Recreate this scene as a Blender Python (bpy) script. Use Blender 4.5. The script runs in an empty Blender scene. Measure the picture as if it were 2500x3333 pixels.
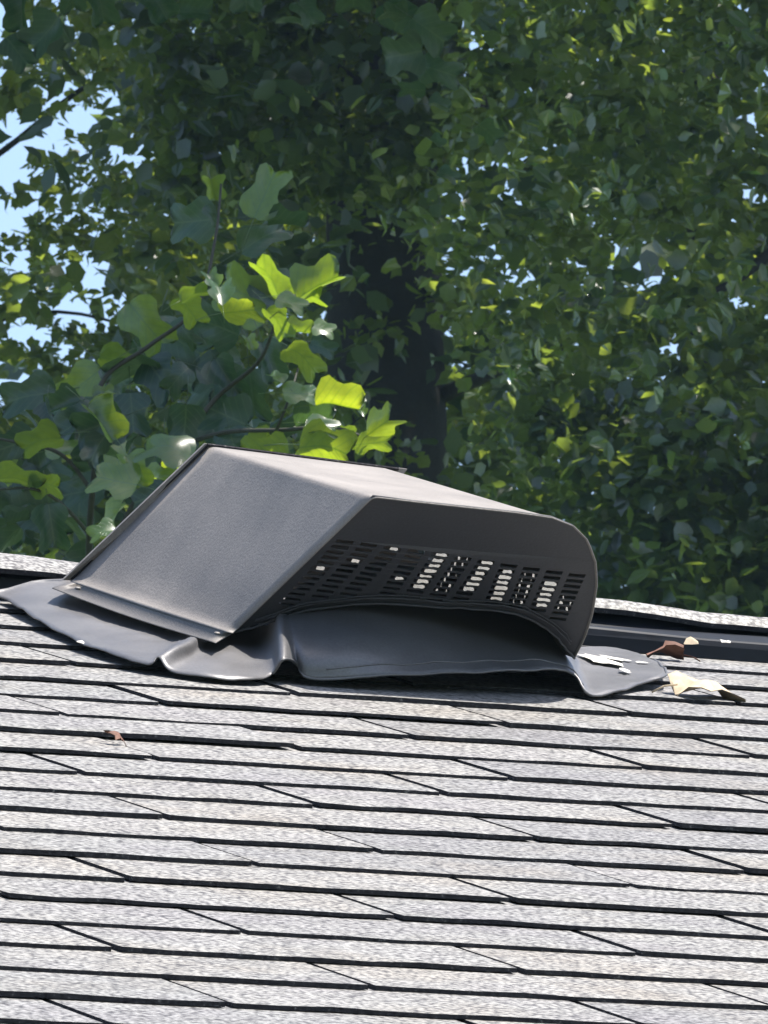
import bpy, bmesh, math, random
import numpy as np
from mathutils import Vector, Matrix
random.seed(7)
rng = np.random.default_rng(11)
scene = bpy.context.scene
COL = scene.collection
A = math.radians(18.435)                      # roof pitch 4:12
ROOF = Matrix.Rotation(A, 4, 'X')             # roof frame: x along ridge, y up the slope, z off the shingles

def rp(x, v, h):                               # roof coordinates (v measured down the slope) -> world
    return ROOF @ Vector((x, -v, h))

# ------------------------------------------------------------------ camera
F_PX = 42493.0
CAM_UVW = (-3.6456483, 10.1467868, -1.1493771)
R_UVW = [[0.92864983, 0.35678925, -0.10154271], [0.06171052, 0.12133231, 0.99069182], [0.36578860, -0.92627204, 0.09065758]]
def uvw_dir(r):
    return (ROOF.to_3x3() @ Vector((r[0], -r[1], -r[2]))).normalized()
CP = rp(CAM_UVW[0], CAM_UVW[1], -CAM_UVW[2])
RIGHT, DOWN, FWD = (uvw_dir(r) for r in R_UVW)
cd = bpy.data.cameras.new('camera')
cam = bpy.data.objects.new('camera', cd)
COL.objects.link(cam)
m3 = Matrix((RIGHT, -DOWN, -FWD)).transposed()
cam.matrix_world = Matrix.Translation(CP) @ m3.to_4x4()
cd.sensor_fit = 'VERTICAL'; cd.sensor_height = 36.0; cd.sensor_width = 27.0
cd.lens = 36.0 * F_PX / 3333.0
cd.clip_start = 0.1; cd.clip_end = 2000
cd.dof.use_dof = True
cd.dof.focus_distance = 10.75
cd.dof.aperture_fstop = 190.0
scene.camera = cam

def at(px, py, d):                             # photo pixel and distance -> world point
    return CP + (FWD + RIGHT * ((px - 1250) / F_PX) + DOWN * ((py - 1666.5) / F_PX)) * d

# ------------------------------------------------------------------ light
SUN = (ROOF.to_3x3() @ Vector((0.28, 0.12, 1.0))).normalized()      # high noon sun, a little to the right of the roof's normal
SUN_EL = math.asin(SUN.z); SUN_AZ = math.atan2(SUN.x, SUN.y)           # azimuth from +Y towards +X
w = bpy.data.worlds.new("World"); scene.world = w; w.use_nodes = True
nt = w.node_tree; nt.nodes.clear()
sky = nt.nodes.new('ShaderNodeTexSky'); sky.sky_type = 'NISHITA'; sky.sun_disc = False
sky.sun_elevation = SUN_EL; sky.sun_rotation = SUN_AZ
sky.air_density = 1.0; sky.dust_density = 2.0; sky.ozone_density = 1.5
bg = nt.nodes.new('ShaderNodeBackground'); bg.inputs['Strength'].default_value = 0.125
wo = nt.nodes.new('ShaderNodeOutputWorld')
nt.links.new(sky.outputs[0], bg.inputs[0]); nt.links.new(bg.outputs[0], wo.inputs[0])
sd = bpy.data.lights.new('sun', 'SUN'); sd.energy = 5.0; sd.angle = math.radians(0.53); sd.color = (1.0, 0.95, 0.87)
so = bpy.data.objects.new('sun', sd); COL.objects.link(so)
so.rotation_euler = SUN.to_track_quat('Z', 'Y').to_euler(); so.location = (0, 0, 30)
scene.view_settings.view_transform = 'Standard'
scene.view_settings.look = 'None'
scene.view_settings.gamma = 1.0
scene.view_settings.use_curve_mapping = False
scene.view_settings.exposure = 1.15
scene.cycles.max_bounces = 8
scene.cycles.diffuse_bounces = 3
scene.cycles.transmission_bounces = 5
scene.cycles.use_denoising = True

# ------------------------------------------------------------------ helpers
def tag(o, label=None, cat=None, group=None, kind=None):
    if label: o['label'] = label
    if cat: o['category'] = cat
    if group: o['group'] = group
    if kind: o['kind'] = kind
    return o
def empty(name, loc=(0, 0, 0), roof=False):
    o = bpy.data.objects.new(name, None); COL.objects.link(o)
    o.empty_display_size = 0.1
    o.matrix_world = (ROOF @ Matrix.Translation(loc)) if roof else Matrix.Translation(loc)
    return o
def link(name, me, mats=None, parent=None, smooth=False):
    if mats is not None:
        for m in (mats if isinstance(mats, (list, tuple)) else [mats]): me.materials.append(m)
    if smooth:
        me.polygons.foreach_set('use_smooth', [True] * len(me.polygons))
    o = bpy.data.objects.new(name, me); COL.objects.link(o)
    if parent: o.parent = parent
    return o
def mesh(name, verts, faces):
    me = bpy.data.meshes.new(name)
    me.from_pydata([tuple(v) for v in verts], [], faces); me.update()
    return me
def bm_mesh(bm, name):
    me = bpy.data.meshes.new(name); bm.normal_update(); bm.to_mesh(me); bm.free(); return me
def np_mesh(name, V, Fq):
    """V (n,3) float, Fq (m,k) int -> mesh, quickly"""
    me = bpy.data.meshes.new(name)
    me.vertices.add(len(V)); me.vertices.foreach_set('co', np.ascontiguousarray(V, np.float32).ravel())
    m, k = Fq.shape
    me.loops.add(m * k); me.loops.foreach_set('vertex_index', np.ascontiguousarray(Fq, np.int32).ravel())
    me.polygons.add(m); me.polygons.foreach_set('loop_start', np.arange(0, m * k, k, dtype=np.int32))
    me.update(calc_edges=True); me.validate()
    return me
def tube_data(pts, rads, n=6):
    V = []; Fc = []
    pts = [Vector(p) for p in pts]
    for i, p in enumerate(pts):
        t = (pts[min(i + 1, len(pts) - 1)] - pts[max(i - 1, 0)]).normalized()
        a = t.cross(Vector((0.3, 0.2, 1)) if abs(t.z) < .9 else Vector((1, 0.1, 0))).normalized(); b = t.cross(a)
        for j in range(n):
            th = 2 * math.pi * j / n
            V.append(p + (a * math.cos(th) + b * math.sin(th)) * rads[i])
    for i in range(len(pts) - 1):
        for j in range(n):
            Fc.append((i * n + j, i * n + (j + 1) % n, (i + 1) * n + (j + 1) % n, (i + 1) * n + j))
    Fc.append(tuple(range(n))[::-1]); Fc.append(tuple(range((len(pts) - 1) * n, len(pts) * n)))
    return V, Fc
def tubes(name, specs, mat, parent, n=6):
    V = []; Fc = []
    for pts, rads in specs:
        v, f = tube_data(pts, rads, n); o = len(V); V += v; Fc += [tuple(i + o for i in q) for q in f]
    me = mesh(name, V, Fc)
    return link(name, me, mat, parent, smooth=True)
def catmull(P, n):
    P = [np.array(p, float) for p in P]; out = []
    for i in range(len(P) - 1):
        p0 = P[max(i - 1, 0)]; p1 = P[i]; p2 = P[i + 1]; p3 = P[min(i + 2, len(P) - 1)]
        for k in range(n):
            t = k / n
            out.append(0.5 * ((2 * p1) + (-p0 + p2) * t + (2 * p0 - 5 * p1 + 4 * p2 - p3) * t * t + (-p0 + 3 * p1 - 3 * p2 + p3) * t ** 3))
    out.append(P[-1]); return out

# ------------------------------------------------------------------ materials
def new_mat(name):
    m = bpy.data.materials.new(name); m.use_nodes = True
    n = m.node_tree.nodes; l = m.node_tree.links
    return m, n, l, n['Principled BSDF'], n['Material Output']
def ramp(n, stops):
    r = n.new('ShaderNodeValToRGB')
    while len(r.color_ramp.elements) < len(stops): r.color_ramp.elements.new(0.5)
    for e, (p, c) in zip(r.color_ramp.elements, stops):
        e.position = p; e.color = (*c, 1) if len(c) == 3 else c
    return r
def noise(n, l, vec, scale, detail=3, rough=.55):
    t = n.new('ShaderNodeTexNoise'); t.inputs['Scale'].default_value = scale; t.inputs['Detail'].default_value = detail
    t.inputs['Roughness'].default_value = rough
    if vec is not None: l.new(vec, t.inputs['Vector'])
    return t
def mix(n, l, typ, fac, a, b):
    x = n.new('ShaderNodeMix'); x.data_type = 'RGBA'; x.blend_type = typ
    for k, v in ((0, fac), (6, a), (7, b)):
        if hasattr(v, 'is_linked') or hasattr(v, 'links'): l.new(v, x.inputs[k])
        elif k == 0: x.inputs[0].default_value = v
        else: x.inputs[k].default_value = (*v, 1)
    return x.outputs[2]

def shingle_mat(name, tint=1.0):
    m, n, l, p, o = new_mat(name)
    g = n.new('ShaderNodeNewGeometry')
    vor = n.new('ShaderNodeTexVoronoi'); vor.feature = 'F1'; vor.inputs['Scale'].default_value = 210
    l.new(g.outputs['Position'], vor.inputs['Vector'])
    n1 = noise(n, l, g.outputs['Position'], 200, 4, .7)
    n2 = noise(n, l, g.outputs['Position'], 7, 3)
    n3 = noise(n, l, g.outputs['Position'], 26, 5, .7)
    gran = ramp(n, [(0.0, (.35 * tint, .346 * tint, .338 * tint)), (0.45, (.235 * tint, .232 * tint, .226 * tint)), (.8, (.055, .052, .055))])  # shade between granules is put into the colour, darker away from cell centres
    l.new(vor.outputs['Distance'], gran.inputs[0])
    dark = ramp(n, [(.38, (.16, .15, .16)), (.50, (1, 1, 1))]); l.new(n1.outputs[0], dark.inputs[0])
    c = mix(n, l, 'MULTIPLY', .75, gran.outputs[0], dark.outputs[0])
    blot = ramp(n, [(.3, (.92, .90, .93)), (.5, (1, 1, .99)), (.7, (1.0, .95, .88))]); l.new(n2.outputs[0], blot.inputs[0])
    c = mix(n, l, 'MULTIPLY', 1.0, c, blot.outputs[0])
    st = ramp(n, [(.3, (.72, .71, .7)), (.55, (1, 1, 1))]); l.new(n3.outputs[0], st.inputs[0])
    c = mix(n, l, 'MULTIPLY', .7, c, st.outputs[0])
    oi = n.new('ShaderNodeObjectInfo')
    rr = ramp(n, [(0, (.74, .735, .75)), (.35, (.95, .94, .92)), (.6, (1, .975, .94)), (1, (.85, .86, .86))]); l.new(oi.outputs['Random'], rr.inputs[0])
    c = mix(n, l, 'MULTIPLY', .8, c, rr.outputs[0])
    l.new(c, p.inputs['Base Color'])
    p.inputs['Roughness'].default_value = .62
    p.inputs['Specular IOR Level'].default_value = .5
    bmp = n.new('ShaderNodeBump'); bmp.inputs['Strength'].default_value = .55; bmp.inputs['Distance'].default_value = .0012
    inv = n.new('ShaderNodeMath'); inv.operation = 'SUBTRACT'; inv.inputs[0].default_value = 1
    l.new(vor.outputs['Distance'], inv.inputs[1])
    ad = n.new('ShaderNodeMath'); ad.operation = 'ADD'; l.new(inv.outputs[0], ad.inputs[0]); l.new(n1.outputs[0], ad.inputs[1])
    l.new(ad.outputs[0], bmp.inputs['Height']); l.new(bmp.outputs[0], p.inputs['Normal'])
    return m
def asphalt_edge():
    m, n, l, p, o = new_mat('shingle_cut_edge')
    g = n.new('ShaderNodeNewGeometry'); t = noise(n, l, g.outputs['Position'], 300, 3)
    r = ramp(n, [(.3, (.012, .011, .013)), (.62, (.03, .029, .032)), (.75, (.12, .115, .11))]); l.new(t.outputs[0], r.inputs[0])
    l.new(r.outputs[0], p.inputs['Base Color']); p.inputs['Roughness'].default_value = .95; p.inputs['Specular IOR Level'].default_value = .15
    return m
def painted_metal(name, base, rough=.42, scratch=.5, spec=.5, bump=.25, sheen_line=True):
    m, n, l, p, o = new_mat(name)
    tc = n.new('ShaderNodeTexCoord')
    n1 = noise(n, l, tc.outputs['Object'], 14, 5, .6)
    n2 = noise(n, l, tc.outputs['Object'], 420, 2, .6)
    mp = n.new('ShaderNodeMapping'); mp.inputs['Rotation'].default_value = (0.3, .6, .9); mp.inputs['Scale'].default_value = (1, 9, 9)
    l.new(tc.outputs['Object'], mp.inputs[0])
    n3 = noise(n, l, mp.outputs[0], 42, 5, .75)
    b = Vector(base)
    r1 = ramp(n, [(.3, tuple(b * .82)), (.7, tuple(b * 1.15))]); l.new(n1.outputs[0], r1.inputs[0])
    sc = ramp(n, [(.60, (0, 0, 0)), (.74, (scratch,) * 3)]); l.new(n3.outputs[0], sc.inputs[0])
    c = mix(n, l, 'MIX', sc.outputs[0], r1.outputs[0], tuple(b * 1.7))
    sp = ramp(n, [(.35, (.8, .8, .8)), (.65, (1.1, 1.1, 1.1))]); l.new(n2.outputs[0], sp.inputs[0])
    c = mix(n, l, 'MULTIPLY', .6, c, sp.outputs[0])
    l.new(c, p.inputs['Base Color'])
    rr = n.new('ShaderNodeMapRange'); rr.inputs['To Min'].default_value = rough - .08; rr.inputs['To Max'].default_value = rough + .12
    l.new(n1.outputs[0], rr.inputs[0]); l.new(rr.outputs[0], p.inputs['Roughness'])
    p.inputs['Specular IOR Level'].default_value = spec
    ad = n.new('ShaderNodeMath'); ad.operation = 'ADD'; l.new(n2.outputs[0], ad.inputs[0]); l.new(n3.outputs[0], ad.inputs[1])
    bmp = n.new('ShaderNodeBump'); bmp.inputs['Strength'].default_value = bump; bmp.inputs['Distance'].default_value = .0008
    l.new(ad.outputs[0], bmp.inputs['Height']); l.new(bmp.outputs[0], p.inputs['Normal'])
    return m
def leaf_mat(name, refl, trans, var, rough=.4, tfac=.5, spec=.5, veins=False):
    m, n, l, p, o = new_mat(name)
    g = n.new('ShaderNodeNewGeometry'); oi = n.new('ShaderNodeObjectInfo')
    t = noise(n, l, g.outputs['Position'], var, 2)
    t2 = noise(n, l, g.outputs['Position'], 90, 3)
    mul = n.new('ShaderNodeMath'); mul.operation = 'MULTIPLY_ADD'
    l.new(oi.outputs['Random'], mul.inputs[0]); mul.inputs[1].default_value = .35
    l.new(t.outputs[0], mul.inputs[2])
    def three(c):
        c = Vector(c); return [(.3, tuple(c * .65)), (.62, tuple(c)), (.95, (c.x * 1.5, c.y * 1.25, c.z * 1.0))]
    r = ramp(n, three(refl)); l.new(mul.outputs[0], r.inputs[0])
    r2 = ramp(n, three(trans)); l.new(mul.outputs[0], r2.inputs[0])
    s2 = ramp(n, [(.3, (.75, .78, .7)), (.7, (1.1, 1.1, 1.1))]); l.new(t2.outputs[0], s2.inputs[0])
    c1 = mix(n, l, 'MULTIPLY', .6, r.outputs[0], s2.outputs[0]); c2 = mix(n, l, 'MULTIPLY', .6, r2.outputs[0], s2.outputs[0])
    if veins:
        uv = n.new('ShaderNodeUVMap'); sx = n.new('ShaderNodeSeparateXYZ'); l.new(uv.outputs[0], sx.inputs[0])
        def M(op, a, b=None):
            q = n.new('ShaderNodeMath'); q.operation = op
            for i_, v_ in enumerate((a, b)):
                if v_ is None: continue
                if isinstance(v_, (int, float)): q.inputs[i_].default_value = v_
                else: l.new(v_, q.inputs[i_])
            return q.outputs[0]
        ax = M('ABSOLUTE', sx.outputs[0]); mid_ = M('LESS_THAN', ax, .018)
        sv = M('FRACT', M('MULTIPLY', M('SUBTRACT', sx.outputs[1], M('MULTIPLY', ax, .85)), 6.0))
        side_ = M('LESS_THAN', M('ABSOLUTE', M('SUBTRACT', sv, .5)), .075)
        vn = M('MAXIMUM', mid_, M('MULTIPLY', side_, .6))
        c1 = mix(n, l, 'MIX', M('MULTIPLY', vn, .35), c1, (.16, .22, .10)); c2 = mix(n, l, 'MULTIPLY', M('MULTIPLY', vn, .9), c2, (.42, .55, .3))
        t3 = noise(n, l, uv.outputs[0], 5.5, 4, .7); sp3 = ramp(n, [(.66, (0, 0, 0)), (.70, (.8, .8, .8))])
        l.new(t3.outputs[0], sp3.inputs[0]); c1 = mix(n, l, 'MIX', sp3.outputs[0], c1, (.09, .05, .02)); c2 = mix(n, l, 'MULTIPLY', sp3.outputs[0], c2, (.4, .22, .1))
        vb = n.new('ShaderNodeBump'); vb.inputs['Strength'].default_value = .4; vb.inputs['Distance'].default_value = .002; l.new(M('SUBTRACT', 1, vn), vb.inputs['Height']); l.new(vb.outputs[0], p.inputs['Normal'])
    l.new(c1, p.inputs['Base Color']); p.inputs['Roughness'].default_value = rough; p.inputs['Specular IOR Level'].default_value = spec
    tr = n.new('ShaderNodeBsdfTranslucent'); l.new(c2, tr.inputs['Color'])
    mx = n.new('ShaderNodeMixShader'); mx.inputs[0].default_value = tfac
    l.new(p.outputs[0], mx.inputs[1]); l.new(tr.outputs[0], mx.inputs[2]); l.new(mx.outputs[0], o.inputs['Surface'])
    return m
def plain(name, col, rough=.7, nscale=20, spec=.4, lo=.7, hi=1.25, bump=0.0):
    m, n, l, p, o = new_mat(name)
    g = n.new('ShaderNodeNewGeometry'); t = noise(n, l, g.outputs['Position'], nscale, 5, .65); b = Vector(col)
    r = ramp(n, [(.3, tuple(b * lo)), (.7, tuple(b * hi))]); l.new(t.outputs[0], r.inputs[0])
    l.new(r.outputs[0], p.inputs['Base Color']); p.inputs['Roughness'].default_value = rough; p.inputs['Specular IOR Level'].default_value = spec
    if bump:
        bm_ = n.new('ShaderNodeBump'); bm_.inputs['Strength'].default_value = bump; bm_.inputs['Distance'].default_value = .02
        l.new(t.outputs[0], bm_.inputs['Height']); l.new(bm_.outputs[0], p.inputs['Normal'])
    return m

M_SH = shingle_mat('weathered_granule_shingle')
M_EDGE = asphalt_edge()
M_HOOD = painted_metal('weathered_grey_painted_metal', (.185, .168, .155), rough=.58, scratch=.6, bump=.45)
M_PANEL = painted_metal('dark_grey_painted_metal', (.034, .035, .041), rough=.55, scratch=.15)
M_FLANGE = painted_metal('grey_flashing_metal', (.120, .117, .120), rough=.42, scratch=.4, bump=.25)
M_FLANGE.node_tree.nodes['Principled BSDF'].inputs['Metallic'].default_value = .3
M_RIDGEVENT = plain('black_ridge_vent_plastic', (.006, .008, .013), .55, 60, spec=.2)
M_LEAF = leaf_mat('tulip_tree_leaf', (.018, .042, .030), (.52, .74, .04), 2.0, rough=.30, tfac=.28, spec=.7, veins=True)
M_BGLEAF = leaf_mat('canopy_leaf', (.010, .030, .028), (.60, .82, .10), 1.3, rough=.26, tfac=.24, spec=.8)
M_SHADELEAF = leaf_mat('shade_dark_leaf', (.013, .034, .028), (.10, .22, .05), 1.5, rough=.35, tfac=.22, spec=.6, veins=True)  # leaf copy with shade put into its colour, also for unseen shading leaves
M_BARK = plain('dark_tree_bark', (.022, .022, .024), .9, 12, bump=.8)
M_TWIG = plain('green_brown_twig', (.035, .036, .025), .8, 60)
M_DRY = plain('dry_tan_leaf', (.36, .29, .20), .75, 80)
M_RUST = plain('dry_rust_leaf', (.12, .055, .035), .75, 80)
M_PALE = plain('pale_flake_and_glare', (.48, .46, .42), .8, 200)  # debris flakes, and the glare painted on the flashing wing
M_GROUND = plain('mown_lawn', (.05, .085, .03), .95, 3)
M_WALL = plain('cream_lap_siding', (.55, .52, .46), .7, 2)

# ------------------------------------------------------------------ ground
GZ = CP.z - 1.62
bm = bmesh.new(); bmesh.ops.create_grid(bm, x_segments=40, y_segments=40, size=400)
for v in bm.verts:
    r = v.co.xy.length; v.co.z = GZ + (0 if r < 40 else .5 * math.sin(v.co.x * .02) * math.cos(v.co.y * .017))
tag(link('ground', bm_mesh(bm, 'ground'), M_GROUND), kind='structure')

# ------------------------------------------------------------------ house and roof
VR = -.655                                     # apex of the roof, metres up-slope of the datum course
EAVE = 3.05
XL, XR = -7.0, 8.0
house = empty('house', rp(.5, VR, 0))
house.location.z = GZ
tag(house, 'house with a low grey shingled roof, carrying the metal hood vent at its ridge', 'house')
roofp = Matrix.Translation(-house.location) @ ROOF
def roof_child(name, me, mats, smooth=False, loc=None):
    o = link(name, me, mats, house, smooth)
    o.matrix_parent_inverse = Matrix.Identity(4)
    o.matrix_local = roofp @ Matrix.Translation(loc or (0, 0, 0))
    return o
def box_faces(o=0):
    return [tuple(o + i for i in q) for q in ((0, 3, 2, 1), (4, 5, 6, 7), (0, 1, 5, 4), (1, 2, 6, 5), (2, 3, 7, 6), (3, 0, 4, 7))]
# deck of both slopes (solid, meeting at the apex)
pa = [rp(XL, EAVE, -.001), rp(XL, VR, -.001)]
back = Vector((0, 2 * rp(0, VR, 0).y - rp(0, EAVE, 0).y, 0))
prof = [rp(0, EAVE, -.013), rp(0, VR, -.013), Vector((0, back.y, rp(0, EAVE, -.013).z)), Vector((0, back.y, rp(0, EAVE, -.001).z - .12)),
        rp(0, VR, -.001) + Vector((0, 0, -.13)), rp(0, EAVE, -.001) + Vector((0, 0, -.12))]
V = [Vector((x, p.y, p.z)) - house.location for x in (XL, XR) for p in prof]
Fc = [(i, (i + 1) % 6, (i + 1) % 6 + 6, i + 6) for i in range(6)] + [tuple(range(5, -1, -1)), tuple(range(6, 12))]
o = link('roof_deck', mesh('roof_deck', V, Fc), M_EDGE, house)
# walls under the eaves
y0 = rp(0, EAVE - .35, 0).y; y1 = back.y - .35; zt = rp(0, EAVE, 0).z + .02
V = [Vector(c) - house.location for c in ((XL + .3, y0, GZ - .1), (XR - .3, y0, GZ - .1), (XR - .3, y1, GZ - .1), (XL + .3, y1, GZ - .1),
     (XL + .3, y0, zt), (XR - .3, y0, zt), (XR - .3, y1, zt), (XL + .3, y1, zt))]
link('wall', mesh('wall', V, box_faces()), M_WALL, house)

TAB, EXPO = .305, .127
def tab_mesh(seed, thick):
    r = random.Random(seed)
    nx = 8; wv = TAB - .0068
    V = []; Fc = []
    low = [r.gauss(0, .0012) for _ in range(nx + 1)]
    hz = [r.gauss(0, .0003) for _ in range(nx + 1)]
    zt = lambda y: .0037 + thick - .0315 * y
    for j in range(nx + 1):
        x = wv * j / nx
        V += [(x, EXPO * 2, zt(EXPO * 2)), (x, .012, zt(.012)), (x, low[j], zt(0) + hz[j] - .0002), (x, low[j] - .0003, zt(0) - thick + hz[j] * .3), (x, EXPO * 2, zt(EXPO * 2) - thick)]
    for j in range(nx):
        a = j * 5; b = a + 5
        Fc += [(a, a + 1, b + 1, b), (a + 1, a + 2, b + 2, b + 1), (a + 2, a + 3, b + 3, b + 2)]
    e = nx * 5
    Fc += [(0, 4, 3, 2, 1), (e, e + 1, e + 2, e + 3, e + 4), (4, 0, e, e + 4)]
    me = mesh('shingle', V, Fc)
    me.materials.append(M_SH); me.materials.append(M_EDGE)
    for i, f in enumerate(me.polygons):
        if i < nx * 3 and i % 3 == 2: f.material_index = 1
        if i >= nx * 3: f.material_index = 1
    return me
TABS = [tab_mesh(100 + i, .0028 + .0010 * (i % 5) / 4) for i in range(15)]
field_V = []; field_F = []; field_M = []
def course_shift(k):
    return {1: -.02, 5: .03, 6: .035, 8: -.01, 11: .012, 14: -.01}.get(k, 0) + random.Random(k * 7 + 3).uniform(-.012, .012)
for k in range(-4, 24):
    ids = range(-24, 27)
    sh = course_shift(k)
    for i in ids:
        u = (i + .5 * (k % 2)) * TAB + sh
        if u < XL or u + TAB > XR: continue
        me = random.choice(TABS)
        loc = (u + .003, -(k * EXPO + random.gauss(0, .0012)), -.0068 + random.gauss(0, .0004))
        rz = random.gauss(0, .0011); ry = random.gauss(0, .0006)
        near = k <= 17 and (-1.25 + (-.25 if k > 8 else 0)) < u < (1.35 if k < 6 else .75)
        if near:
            o = link('shingle', me, None, house)
            o.matrix_local = roofp @ Matrix.Translation(loc) @ Matrix.Rotation(rz, 4, 'Z') @ Matrix.Rotation(ry, 4, 'Y')
        else:
            mt = Matrix.Translation(loc) @ Matrix.Rotation(rz, 4, 'Z')
            off = len(field_V)
            for v in me.vertices: field_V.append(mt @ v.co)
            for p in me.polygons:
                field_F.append(tuple(off + q for q in p.vertices)); field_M.append(p.material_index)
fm = mesh('shingle_field', field_V, field_F)
fm.materials.append(M_SH); fm.materials.append(M_EDGE); fm.polygons.foreach_set('material_index', field_M)
o = roof_child('shingle_field', fm, None); tag(o, kind='stuff')
# far slope covering
bz = (rp(0, VR, 0).y, rp(0, VR, 0).z)
V = []
for x in (XL, XR):
    for (dy, dz) in ((0.0, -.004), (back.y - bz[0], rp(0, EAVE, 0).z - bz[1] - .004)):
        V.append(Vector((x, bz[0] + dy, bz[1] + dz)) - house.location)
link('far_slope_shingles', mesh('far', V, [(0, 1, 3, 2)]), M_SH, house)

# ridge: low plastic vent strip with cap shingles bent over it
def ease(x, a, b):
    return a + (b - a) * (max(.1, min(1.1, x)) - .25) / .65
def vedge(x): return ease(x, -.585, -.618)       # near edge of the caps
def vbase(x): return ease(x, -.596, -.490)       # where the vent strip meets the shingles
def hcap(x): return ease(x, .0250, .0145)
nseg = 120
V = []; Fc = []
for i in range(nseg + 1):
    x = XL + (XR - XL) * i / nseg
    wob = .0012 * math.sin(x * 9.0) + .001 * math.sin(x * 23)
    b_, e_, h_ = vbase(x), vedge(x), hcap(x) - .0045
    top_ = ease(x, .0215, .0150) + .0012 * math.sin(x * 17) * math.sin(x * 5) + .0018 * math.sin(x * 11 + 1)
    for v_, q_ in ((b_, -.003), (b_ - .002, top_ * .55), (b_ - .004, top_ * .9), (b_ - .007, top_), (b_ - .012, top_ * .93), (min(b_ - .03, e_ - .02), .004)):
        V.append((x, -(v_ + wob), q_ + (wob * .4 if q_ > 0 else 0)))
    V.append((x, -(VR), h_ + .002))
pr = [0] * 6
npf = len(pr) + 1
for i in range(nseg):
    for j in range(npf - 1):
        Fc.append((i * npf + j, (i + 1) * npf + j, (i + 1) * npf + j + 1, i * npf + j + 1))
roof_child('ridge_vent', mesh('ridge_vent', V, Fc), M_RIDGEVENT)

n_back = None
def cap_piece(x0, x1, lift0, lift1, near0, near1, ear=0.0, seed=0, h=0.0):
    """cap shingle folded over the apex; ear = how far the near right corner is cut back"""
    r = random.Random(seed); nx = 12; th = .0045
    top = []; bot = []
    ny = 5
    for i in range(nx + 1):
        t = i / nx; x = x0 + (x1 - x0) * t
        lf = hcap(x) + lift0 + (lift1 - lift0) * t + .0022 * math.sin(t * 7 + seed) + r.gauss(0, .0004)
        cut = 0
        if ear and t > .45: cut = ear * ((t - .45) / .55) ** 1.7
        ve = near0 + (near1 - near0) * t - cut + r.gauss(0, .0008)
        for j in range(ny + 1):
            s = j / ny
            v = ve + (VR - ve) * s
            hh = h + lf + .004 * math.sin(s * math.pi / 2) - (.003 * (1 - s) ** 3)
            top.append((x, -v, hh))
        # far side of the fold, mirrored about the vertical through the apex
        for s in (.35, 1.0):
            vv = .15 * s
            y = -VR + vv * math.cos(2 * A); z = h + lf + .004 - vv * math.sin(2 * A)
            top.append((x, y, z))
    rowlen = ny + 3
    bot = [(a, b, c - th) for a, b, c in top]
    N = len(top); V = top + bot; Fc = []; mi = []
    for i in range(nx):
        for j in range(rowlen - 1):
            a = i * rowlen + j; b = a + rowlen
            Fc.append((a, b, b + 1, a + 1)); mi.append(0)
            Fc.append((a + N, a + 1 + N, b + 1 + N, b + N)); mi.append(1)
        a = i * rowlen; b = a + rowlen
        Fc.append((a, a + N, b + N, b)); mi.append(1)
    for i in (0, nx):
        for j in range(rowlen - 1):
            a = i * rowlen + j
            q = (a, a + 1, a + 1 + N, a + N)
            Fc.append(q if i == 0 else q[::-1]); mi.append(1)
    me = mesh('ridge_cap', V, Fc); me.materials.append(M_SH); me.materials.append(M_EDGE)
    me.polygons.foreach_set('material_index', mi)
    return roof_child('ridge_cap', me, None)
xs = []
cap_piece(-.28, .10, .000, .003, vedge(-.28), vedge(.10), 0, 3)
cap_piece(.06, .40, .003, .002, vedge(.06) , vedge(.40) - .004, .0, 4)
cap_piece(.38, .60, .000, .003, vedge(.38), vedge(.60), 0, 5)
cap_piece(.56, .812, .001, .003, vedge(.56) + .01, vedge(.812) + .012, .055, 6)
cap_piece(.775, 1.10, .0065, .004, vedge(.775) - .030, vedge(1.10) + .004, 0.015, 7)
cap_piece(1.06, 1.42, .007, .003, vedge(1.06), vedge(1.42), 0.02, 8)
x = -.30
while x > XL + .3:
    cap_piece(x - .30, x + .04, .0, .004, vedge(x - .3), vedge(x + .04), 0, int(x * 100)); x -= .30
x = 1.40
while x < XR - .3:
    cap_piece(x, x + .34, .004, .0, vedge(x), vedge(x + .34), 0, int(x * 100)); x += .30

# ------------------------------------------------------------------ roof vent
vent = empty('roof_vent', (.45, .33, 0), roof=True)
tag(vent, 'weathered grey metal slant-back roof vent with crumpled flashing and slotted dark front, below the ridge', 'roof vent')
VL = Matrix.Translation((-.45, -.33, 0))
def vent_child(name, me, mats, smooth=False, parent=None):
    o = link(name, me, mats, parent or vent, smooth)
    if parent is None: o.matrix_local = VL
    return o
def N3(p): return np.array((p[0], -p[1], p[2]), float)      # (x,v,h) -> roof xyz
pD = N3((.3657, -.0391, .1652)); e1 = N3((.9956, .0868, -.0361)); e2 = N3((.0373, -.7167, -.6964)); nn = N3((-.0863, .692, -.7168))
def pl(a, b, off=0.0): return pD + e1 * a + e2 * b + nn * off
OUTL = [[0.0004, 0.0012], [0.0372, 0.0015], [0.0779, 0.0011], [0.1322, 0.0006], [0.1601, 0.0020], [0.1813, 0.0097], [0.1997, 0.0267], [0.2154, 0.0542], [0.2259, 0.0827], [0.2352, 0.1248], [0.2388, 0.1592], [0.2384, 0.1866],
        [0.2282, 0.1765], [0.2157, 0.1633], [0.1954, 0.1475], [0.1742, 0.1372], [0.1553, 0.1344], [0.1282, 0.1357], [0.1014, 0.1383], [0.0515, 0.1414], [0.015, 0.1522], [-0.0093, 0.1625], [-0.0232, 0.1711], [-0.0361, 0.183], [-0.0495, 0.1932], [-0.0626, 0.2025]]
cA = N3((.2886, -.5353, .0255)); cC = N3((.3639, -.4310, .1607)); cK = N3((.5417, -.4303, .1513))
cB = pl(*OUTL[-1]); cG = pl(*OUTL[11]); cD = pl(*OUTL[0])
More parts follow.
